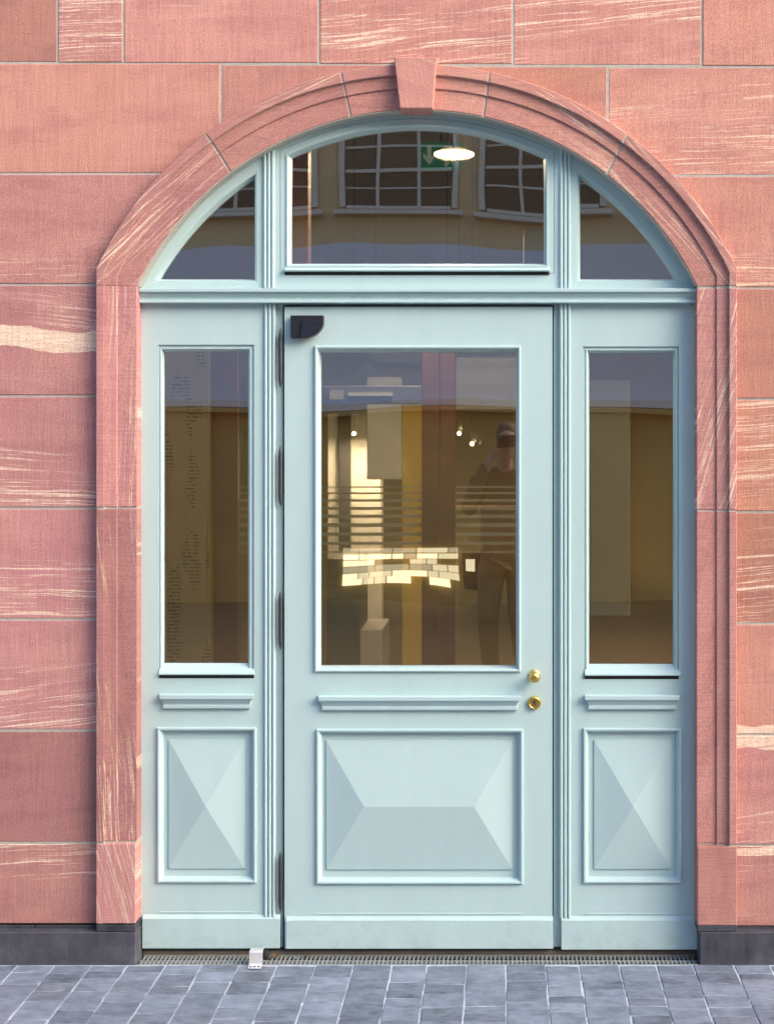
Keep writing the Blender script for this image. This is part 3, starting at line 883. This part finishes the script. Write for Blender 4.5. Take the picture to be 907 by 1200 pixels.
def dry_leaf(px, py, d, z, rot, L, label, tilt=.25, mat=None):
    x = PX(px, d)
    bm = bmesh.new()
    n = 7
    rows = []
    for i in range(n):
        t = i / (n - 1)
        wv = math.sin(math.pi * t) ** .8 * L * .26 + .0004
        yy = (t - .5) * L
        curl = (t - .5) ** 2 * L * 1.2
        rows.append([(-wv, yy, curl + wv * .6), (0, yy, curl), (wv, yy, curl + wv * .5)])
    vs = loft(bm, rows, closed=False)
    me_pts = bm.verts
    c, s = math.cos(rot), math.sin(rot)
    for v_ in me_pts:
        X, Y, Z = v_.co
        v_.co = (x + X * c - Y * s, d + X * s + Y * c, z + Z + .0008)
    bmesh.ops.solidify(bm, geom=list(bm.faces), thickness=.0006)
    o = done('dry_leaf', bm, mat or M['leaf'], None)
    tag(o, label, 'leaf', 'dry leaves at the door')
dry_leaf(324, 1119, .070, .000, 1.0, .030, 'tiny orange leaf lying just right of the rubber door stop buffer')
dry_leaf(265, 1117, .105, .012, .3, .020, 'tiny brown leaf on the threshold left of the door stop', mat=M['thresh'])
dry_leaf(360, 1120, .080, .000, 1.4, .018, 'tiny orange leaf on the grating under the hinge side of the door')
dry_leaf(808, 1119, .070, .000, .5, .026, 'tiny tan leaf on the end of the grating by the right-hand plinth')
dry_leaf(347, 1124, .050, .000, 2.0, .016, 'tiny pale scrap lying on the middle bar of the grating', mat=M['sand'])

# ------------------------------------------------------------------ the room behind the glass
plaster = simple('warm_plaster', (0.40, 0.29, 0.14), 0.9, var=.12, scale=4, bump=.2)
rx0, rx1, ry1, rz1 = -3.6, 3.4, 6.2, 3.75
def setting(o): o['kind'] = 'structure'; return o
setting(box('interior_floor', simple('stone_tile', (0.30, 0.27, 0.23), .4, var=.2, scale=6), None, rx0, rx1, .30, ry1, -.1, .013))
setting(box('interior_ceiling', simple('ceiling_paint', (0.42, 0.37, 0.29), .9), None, rx0, rx1, .30, ry1, rz1, rz1 + .3))
setting(box('interior_wall', plaster, None, rx0, rx1, ry1, ry1 + .3, -.1, rz1 + .3))
setting(box('interior_wall', plaster, None, rx0 - .3, rx0, .30, ry1 + .3, -.1, rz1 + .3))
setting(box('interior_wall', plaster, None, rx1, rx1 + .3, .30, ry1 + .3, -.1, rz1 + .3))
wood = simple('brown_wood', (0.105, 0.040, 0.026), .45, var=.3, scale=12)
inner = thing('inner_door', 'dark brown framed glass double door inside the hall with frosted stripes', 'door')
ID = 1.7
zf = .014
pbox('stile', wood, inner, 250, 279, 443, 520, ID, ID + .06)
bpy.data.objects[inner.children[-1].name].scale = (1, 1, 1)
def upright(name, mat, parent, px0, px1, py0, d, th, z0=zf):
    return box(name, mat, parent, PX(px0, d), PX(px1, d), d, d + th, z0, PZ(py0, d), .002)
bpy.data.objects.remove(inner.children[0])
for a, bq in ((250, 279), (494, 514.6), (515.6, 533), (660, 678)):
    upright('stile', wood, inner, a, bq, 400, ID, .06)
pbox('head_rail', wood, inner, 250, 678, 376, 399.5, ID, ID + .06)
hb = pbox('operator_box', simple('bluish_metal', (.10, .11, .17), .5), inner, 378, 493, 452, 473, ID - .05, ID + .055, .003)
pbox('sensor_eye', simple('grey_plastic', (.35, .36, .38), .5), hb, 386, 402, 457, 468, ID - .06, ID - .049)
pbox('sensor_eye', M['alu'], hb, 408, 460, 460, 464, ID - .06, ID - .049)
frost = simple('frosted_film', (0.27, 0.27, 0.24), .8)
for a, bq in ((279.5, 493.5), (533.5, 659.5)):
    gp_ = box('pane', M['clear'], inner, PX(a, ID), PX(bq, ID), ID + .025, ID + .033, zf + .05, PZ(400.5, ID))
    for y0, y1 in ((570, 571.5), (577, 579), (585, 588), (594, 597.5), (603, 607), (613, 617.5), (624, 628), (635, 638.5), (646, 648)):
        pbox('frosted_stripe', frost, gp_, a, bq, y0, y1, ID + .0225, ID + .0248)
def slab(name, mat, px0, px1, py0, py1, d, th, label, cat, floor=False, **k):
    o = box(name, mat, None, PX(px0, d), PX(px1, d), d, d + th, zf if floor else PZ(py1, d), PZ(py0, d), .004)
    return tag(o, label, cat)
yel = simple('yellow_ochre_paint', (0.62, 0.42, 0.09), .7)
slab('column', yel, 471, 504, 474, 0, 3.4, .35, 'ochre yellow square column behind the inner door', 'column', True)
slab('notice_board', simple('pale_board', (.62, .62, .62), .7), 430, 470.5, 442, 562, 3.3, .04, 'pale grey board with nothing on it beside the yellow column', 'board')
slab('white_pillar', simple('white_paint', (.66, .64, .60), .7), 384, 396, 485, 0, 4.2, .2, 'narrow white pillar at the far left of the inner hall', 'pillar', True)
slab('grey_pillar', simple('grey_paint', (.50, .49, .47), .7), 411, 446, 485, 0, 4.2, .2, 'broad pale grey pillar left of the yellow column', 'pillar', True)
slab('dark_cabinet', simple('dark_laminate', (.035, .032, .034), .5), 383, 421, 655, 0, 2.9, .5, 'low dark cabinet standing inside the hall', 'cabinet', True)
slab('wall_panel', simple('grey_panel', (.36, .35, .33), .7), 534, 625, 419, 480, 3.2, .04, 'grey panel high on the inner hall to the right of the brown stiles', 'panel')
slab('white_sheet', simple('paper_white', (.42, .40, .35), .8), 690, 738, 446, 722, 1.1, .01, 'pale paper sheet hanging behind the right-hand sidelight', 'sheet')
slab('dark_banner', simple('black_cloth', (.03, .03, .035), .8), 397, 410.5, 484, 640, 4.15, .02, 'narrow dark banner hanging between the white and grey pillars', 'banner')
slab('black_panel', simple('black_panel', (.02, .02, .022), .6), 431, 446, 484, 503, 4.1, .03, 'small black panel at the top of the pale grey pillar', 'panel')
slab('stone_step', simple('pale_step', (.45, .43, .40), .6), 421.5, 448, 738, 0, 2.95, .5, 'low pale stone step beside the dark cabinet', 'step', True)
slab('wall_shelf', simple('brown_shelf', (.16, .10, .06), .6), 534, 640, 592, 597, 4.6, .25, 'long brown shelf in the hall behind the right half of the inner door', 'shelf')
# cardboard with rows of small print behind the left sidelight
cb = NB('printed_cardboard')
x, y, z, p = cb.pos()
bk = cb.n('TexBrick'); cb.put(bk.inputs['Vector'], cb.comb(cb.math('ADD', x, cb.math('MULTIPLY', z, .06)), z, 0.0))
for k_, v_ in (('Scale', 1.0), ('Brick Width', .046), ('Row Height', .013), ('Mortar Size', .004)): bk.inputs[k_].default_value = v_
cb.put(bk.inputs['Color1'], (1, 1, 1)); cb.put(bk.inputs['Color2'], (1, 1, 1)); cb.put(bk.inputs['Mortar'], (0, 0, 0))
para = cb.ramp(cb.noise(cb.comb(cb.math('MULTIPLY', x, 16.0), 0.0, cb.math('MULTIPLY', z, 5.0)), 1.0, 2.0), .54, .58)
wd_ = cb.ramp(cb.noise(cb.comb(cb.math('MULTIPLY', x, 120.0), 0.0, cb.math('MULTIPLY', z, 80.0)), 1.0, 1.0), .36, .44)
ink = cb.math('MULTIPLY', cb.math('MULTIPLY', para, wd_), bk.outputs['Color'])
cbm = cb.bsdf(cb.mix(cb.math('MULTIPLY', ink, .85), (.62, .47, .31), (.03, .03, .04)), .85)
slab('cardboard_sheet', cbm, 150, 246, 395, 800, .42, .012, 'tall brown cardboard sheet with rows of small dark print behind the left sidelight', 'cardboard')
slab('wooden_post', simple('orange_wood', (.34, .12, .03), .5, var=.3), 334, 361, 150, 330, .36, .09, 'orange brown wooden post behind the left edge of the arched fanlight', 'post')
slab('blue_box', simple('dark_blue', (.05, .06, .12), .5), 614, 650, 268, 330, 1.0, .3, 'dark blue box behind the right lower corner of the arched fanlight', 'box')
# exit sign
green = emit('sign_green', (.02, .22, .07), .16); white = emit('sign_white', (.7, .85, .75), .12)
SD = 2.0
es = thing('exit_sign', 'green emergency exit sign with white arrow and doorway behind the fanlight', 'sign')
pbox('sign_panel', green, es, 491, 542, 167, 198, SD, SD + .03)
box('hanger', M['iron'], es, PX(515, SD), PX(518, SD), SD + .01, SD + .02, PZ(167, SD), rz1)
def poly(name, mat, parent, pts, d):
    bm = bmesh.new(); prism(bm, [P(a, bq, d) for a, bq in pts], d - .003, d - .0005); return done(name, bm, mat, parent)
poly('arrow', white, es, [(500.5, 171), (505.5, 171), (505.5, 184), (510, 179), (510, 184), (503, 193), (496, 184), (496, 179), (500.5, 184)][::-1], SD)
poly('doorway', white, es, [(521, 171), (537, 171), (537, 195), (534, 195), (534, 174), (524, 174), (524, 195), (521, 195)][::-1], SD)
poly('runner', white, es, [(527, 177), (530, 177), (530, 181), (533, 184), (530, 185), (532, 193), (529.5, 193), (528, 187), (526, 193), (523.5, 192), (526.5, 184)][::-1], SD)
# disc lamp
lampe = emit('lamp_glow', (1.0, .80, .42), 4.0)
dl = thing('ceiling_lamp', 'round lit disc lamp hanging in front of the exit sign', 'lamp')
lx, lz = P(532, 181, 1.45)
bm = bmesh.new(); lathe(bm, [(.086, -.004), (.088, .003), (.084, .006), (0, .006)], (lx, 1.45, lz), 'z', 32); done('diffuser', bm, lampe, dl)
bm = bmesh.new(); lathe(bm, [(.060, .0062), (.060, .02), (.006, .03), (.006, rz1 - lz)], (lx, 1.45, lz), 'z', 24); done('rod', bm, M['alu'], dl)
def bulb(parent, loc, watts, rad):
    l = bpy.data.lights.new('bulb_light', 'AREA'); l.shape = 'DISK'; l.size = rad * 2; l.energy = watts; l.color = (1.0, .84, .62)
    o = bpy.data.objects.new('bulb_light', l); C.objects.link(o); o.location = loc; o.parent = parent
bulb(dl, (lx, 1.45, lz - .0045), 26, .083)
spot = emit('spot_glow', (1.0, .86, .5), 9.0)
for i, (a, bq, lab) in enumerate(((415, 508, 'left of the grey pillar edge'), (440, 518, 'on the right edge of the grey pillar'), (524, 519, 'between the brown stiles'), (538, 508, 'just right of the brown stiles, the higher one'), (553, 520, 'farthest right of the brown stiles'))):
    sx, sz = P(a, bq, 4.0)
    sp_ = thing('spot_lamp', 'small lit spot lamp ' + lab, 'lamp', 'spot lamps in the hall')
    bm = bmesh.new(); lathe(bm, [(.012, 0), (.013, .004), (.010, .014), (0, .016)], (sx, 4.0, sz), n=12); done('bulb', bm, spot, sp_, smooth=True); bulb(sp_, (sx, 3.97, sz - .026), 4, .03)
    bm = bmesh.new(); lathe(bm, [(.002, .02), (.002, rz1 - sz)], (sx, 4.012, sz), 'z', 8); done('rod', bm, M['iron'], sp_)

# ------------------------------------------------------------------ building across the street (seen only mirrored in the panes)
OY = -11.4
PATH = D + 2 * GD - OY            # lens -> pane -> facade
def Q(px, py): return CX + (px - VX) / F * PATH, CZ - (py - VY) / F * PATH
opp = thing('street_building', 'beige plastered building across the street mirrored in the door glass', 'building')
beige = simple('beige_plaster', (.66, .51, .31), .9, var=.15, scale=3, bump=.4, bdist=.01)
brown = simple('brown_stone', (.46, .31, .105), .85, var=.25, scale=2.0, bump=.4, bdist=.01)
sky_mat = simple('grey_blue_sky_band', (.62, .67, .80), .45, var=.1, scale=1.0)  # made-up band, coloured like the sky mirrored in the panes
zA, zB2 = Q(0, 481)[1], Q(0, 292)[1]
box('ground_storey', brown, opp, -22, 22, OY - 8, OY, -.01, zA)
box('sky_band', sky_mat, opp, -22.2, 22.2, OY - 8, OY + .12, zA + .001, zB2)
box('eaves_strip', simple('white_metal', (.6, .6, .6), .4), opp, -22.3, 22.3, OY + .121, OY + .17, zA + .01, zA + .09)
box('upper_wall', beige, opp, -22, 22, OY - 8, OY, zB2 + .001, 7.2)
box('roof', simple('slate', (.07, .07, .08), .6), opp, -22.4, 22.4, OY - 8.4, OY + .5, 7.201, 7.5)
pil = simple('dark_brown_stone', (.40, .27, .10), .85, var=.25, scale=3.0, bump=.4, bdist=.01)
for i in range(-8, 10):
    xx = CX + .95 + i * 1.55
    if -2.1 < xx < .35: continue
    box('pilaster', pil, opp, xx, xx + .42, OY + .001, OY + .13, -.005, zA - .06, .01)
box('cornice', pil, opp, -22, 22, OY + .001, OY + .20, zA - .055, zA - .002, .005)
wf = simple('white_window_paint', (.62, .60, .55), .6)
dk = simple('dark_pane', (.035, .030, .024), .25)
wx, ww, wz0 = Q(400, 0)[0], Q(535, 0)[0] - Q(400, 0)[0], Q(0, 246)[1]
pitch = Q(570, 0)[0] - wx
wh = 2.3
for i in range(-4, 6):
    x0 = wx + i * pitch
    p_ = box('window', dk, opp, x0, x0 + ww, OY + .001, OY + .02, wz0, wz0 + wh)
    bm = bmesh.new()
    for k_ in range(4): 
        xx = x0 + ww * k_ / 3; hw = .035 if k_ in (0, 3) else .018
        addbox(bm, xx - hw, xx + hw, OY + .0205, OY + .07, wz0, wz0 + wh)
    for k_ in range(6):
        zz = wz0 + wh * k_ / 5
        addbox(bm, x0 + .05, x0 + ww - .05, OY + .022, OY + .066, zz - .019, zz + .019)
    for k_ in range(5):
        zz = wz0 + wh * (k_ + .55) / 5
        addbox(bm, x0 + .05, x0 + ww - .05, OY + .023, OY + .04, zz - .010, zz + .010)
    done('window_bars', bm, wf, p_)
    box('sill', wf, p_, x0 - .1, x0 + ww + .1, OY + .002, OY + .16, wz0 - .09, wz0 - .04)
# added glowing patches at pavement level stand in for a sunlit reflection
glows = [emit('added_glow', (1.0, .88, .56), q_) for q_ in (.5, .95, 1.5)]
rl = random.Random(3)
for r0, r1, wt in ((641, 647, (0, 0, 1)), (648.5, 654.5, (0, 1, 2)), (655.5, 661.5, (1, 2, 2)), (662.5, 669.5, (0, 0, 1)), (670.5, 677, (1, 2)), (677.5, 685, (2, 2, 1))):
    x = 400
    while x < 541:
        e = min(541, x + rl.choice((14, 20, 27, 40)))
        if rl.random() < .92:
            x0, z1 = Q(x + .8, r0); x1, z0 = Q(e - .8, r1)
            box('glow_patch', glows[rl.choice(wt)], opp, x0, x1, OY + .002, OY + .03, max(z0, .02), z1)
        x = e
x0, z1 = Q(545, 648); x1, z0 = Q(567, 684)
dw = box('dark_window', dk, opp, x0, x1, OY + .002, OY + .03, z0, z1)
x0, z1 = Q(549, 655); x1, z0 = Q(559, 667)
box('glow_patch', glows[1], opp, x0, x1, OY + .031, OY + .04, z0, z1)

# ------------------------------------------------------------------ the photographer, mirrored in the door glass
per = thing('person', 'person in a dark jacket holding a camera to the face, mirrored in the door', 'person')
PXc, PYc = CX + .015, -D - .20
def skin_mesh(name, pts, edges, mat, parent, root=0, sub=2):
    me = bpy.data.meshes.new(name)
    me.from_pydata([(PXc + p_[0], PYc + p_[1], p_[2]) for p_ in pts], edges, [])
    o = link(name, me, mat, parent)
    md = o.modifiers.new('skin', 'SKIN')
    md.use_smooth_shade = True
    sv = me.skin_vertices[0].data
    for i, p_ in enumerate(pts):
        r_ = p_[3]
        sv[i].radius = r_ if isinstance(r_, tuple) else (r_, r_)
        sv[i].use_root = (i == root)
    ss = o.modifiers.new('sub', 'SUBSURF'); ss.levels = sub; ss.render_levels = sub
    return o
skinm = simple('skin', (.42, .25, .18), .55, var=.1)
jack = simple('dark_jacket', (.20, .14, .065), .85, var=.25)
jean = simple('dark_trousers', (.18, .13, .07), .85, var=.25)
# y is towards the door
body_p = [(0, 0, 1.02, (.07, .05)), (0, 0, 1.25, (.11, .08)), (0, 0, 1.46, (.10, .07)), (0, .01, 1.55, (.055, .055)), (0, .02, 1.63, (.055, .06)), (0, .025, 1.72, (.078, .098)), (0, .02, 1.80, (.07, .09)), (0, .02, 1.835, (.04, .05)),
          (-.19, 0, 1.45, .06), (-.26, .08, 1.28, .040), (-.09, .165, 1.66, .032), (.19, 0, 1.45, .06), (.26, .08, 1.28, .040), (.08, .165, 1.66, .032),
          (-.10, 0, .90, .055), (-.11, .01, .50, .062), (-.12, 0, .09, .045), (-.12, .12, .045, .04), (.10, 0, .90, .055), (.12, .02, .50, .062), (.15, 0, .09, .045), (.16, .12, .045, .04)]
body_e = [(0, 1), (1, 2), (2, 3), (3, 4), (4, 5), (5, 6), (6, 7), (2, 8), (8, 9), (9, 10), (2, 11), (11, 12), (12, 13), (0, 14), (14, 15), (15, 16), (16, 17), (0, 18), (18, 19), (19, 20), (20, 21)]
skin_mesh('body', body_p, body_e, skinm, per)
jp = [(0, 0, .84, (.19, .145)), (0, 0, 1.22, (.185, .14)), (0, 0, 1.45, (.165, .12)), (0, .01, 1.59, (.072, .075)), (-.20, 0, 1.45, .08), (-.27, .08, 1.27, .058), (-.13, .145, 1.60, .046), (.20, 0, 1.45, .08), (.27, .08, 1.27, .058), (.12, .145, 1.60, .046)]
skin_mesh('jacket', jp, [(0, 1), (1, 2), (2, 3), (2, 4), (4, 5), (5, 6), (2, 7), (7, 8), (8, 9)], jack, per)
tp = [(0, 0, 1.04, (.150, .110)), (-.10, 0, .86, .105), (-.11, .01, .50, .082), (-.12, 0, .08, .070), (.10, 0, .86, .105), (.12, .02, .50, .082), (.15, 0, .08, .070)]
skin_mesh('trousers', tp, [(0, 1), (1, 2), (2, 3), (0, 4), (4, 5), (5, 6)], jean, per)
for s_ in (-.12, .155):
    skin_mesh('shoe', [(s_, -.05, .055, .050), (s_, .05, .050, .050), (s_, .15, .040, .040)], [(0, 1), (1, 2)], M['black'], per)
skin_mesh('hair', [(0, -.04, 1.70, (.075, .075)), (0, -.01, 1.79, (.085, .095)), (0, .02, 1.835, (.075, .09)), (0, .085, 1.80, (.06, .03))], [(0, 1), (1, 2), (2, 3)], simple('dark_hair', (.10, .07, .045), .6), per)
for s_ in (-1, 1):
    for k_ in range(4):
        z_ = 1.685 - k_ * .019
        skin_mesh('finger', [(s_ * .085, .155, z_, .010), (s_ * .088, .178, z_, .009), (s_ * .070, .190, z_ - .002, .008), (s_ * .048, .191, z_ - .003, .007)], [(0, 1), (1, 2), (2, 3)], skinm, per, sub=1)
    skin_mesh('thumb', [(s_ * .075, .145, 1.63, .012), (s_ * .050, .150, 1.625, .010), (s_ * .025, .155, 1.63, .008)], [(0, 1), (1, 2)], skinm, per, sub=1)
cm = thing('photo_camera', 'black camera held up to the face of the person mirrored in the door', 'camera')
box('camera_body', simple('camera_leatherette', (.10, .08, .06), .6), cm, PXc - .068, PXc + .068, PYc + .125, PYc + .168, CZ - .048, CZ + .045, .006, 2)
bm = bmesh.new()
rings = [[(PXc - .015 + r_ * math.cos(2 * math.pi * k / 24), PYc + y_, CZ + r_ * math.sin(2 * math.pi * k / 24)) for k in range(24)] for r_, y_ in ((.034, .169), (.036, .175), (.036, .188), (.030, .190), (.026, .182), (0.001, .180))]
loft(bm, rings)
done('lens', bm, M['black'], cm)
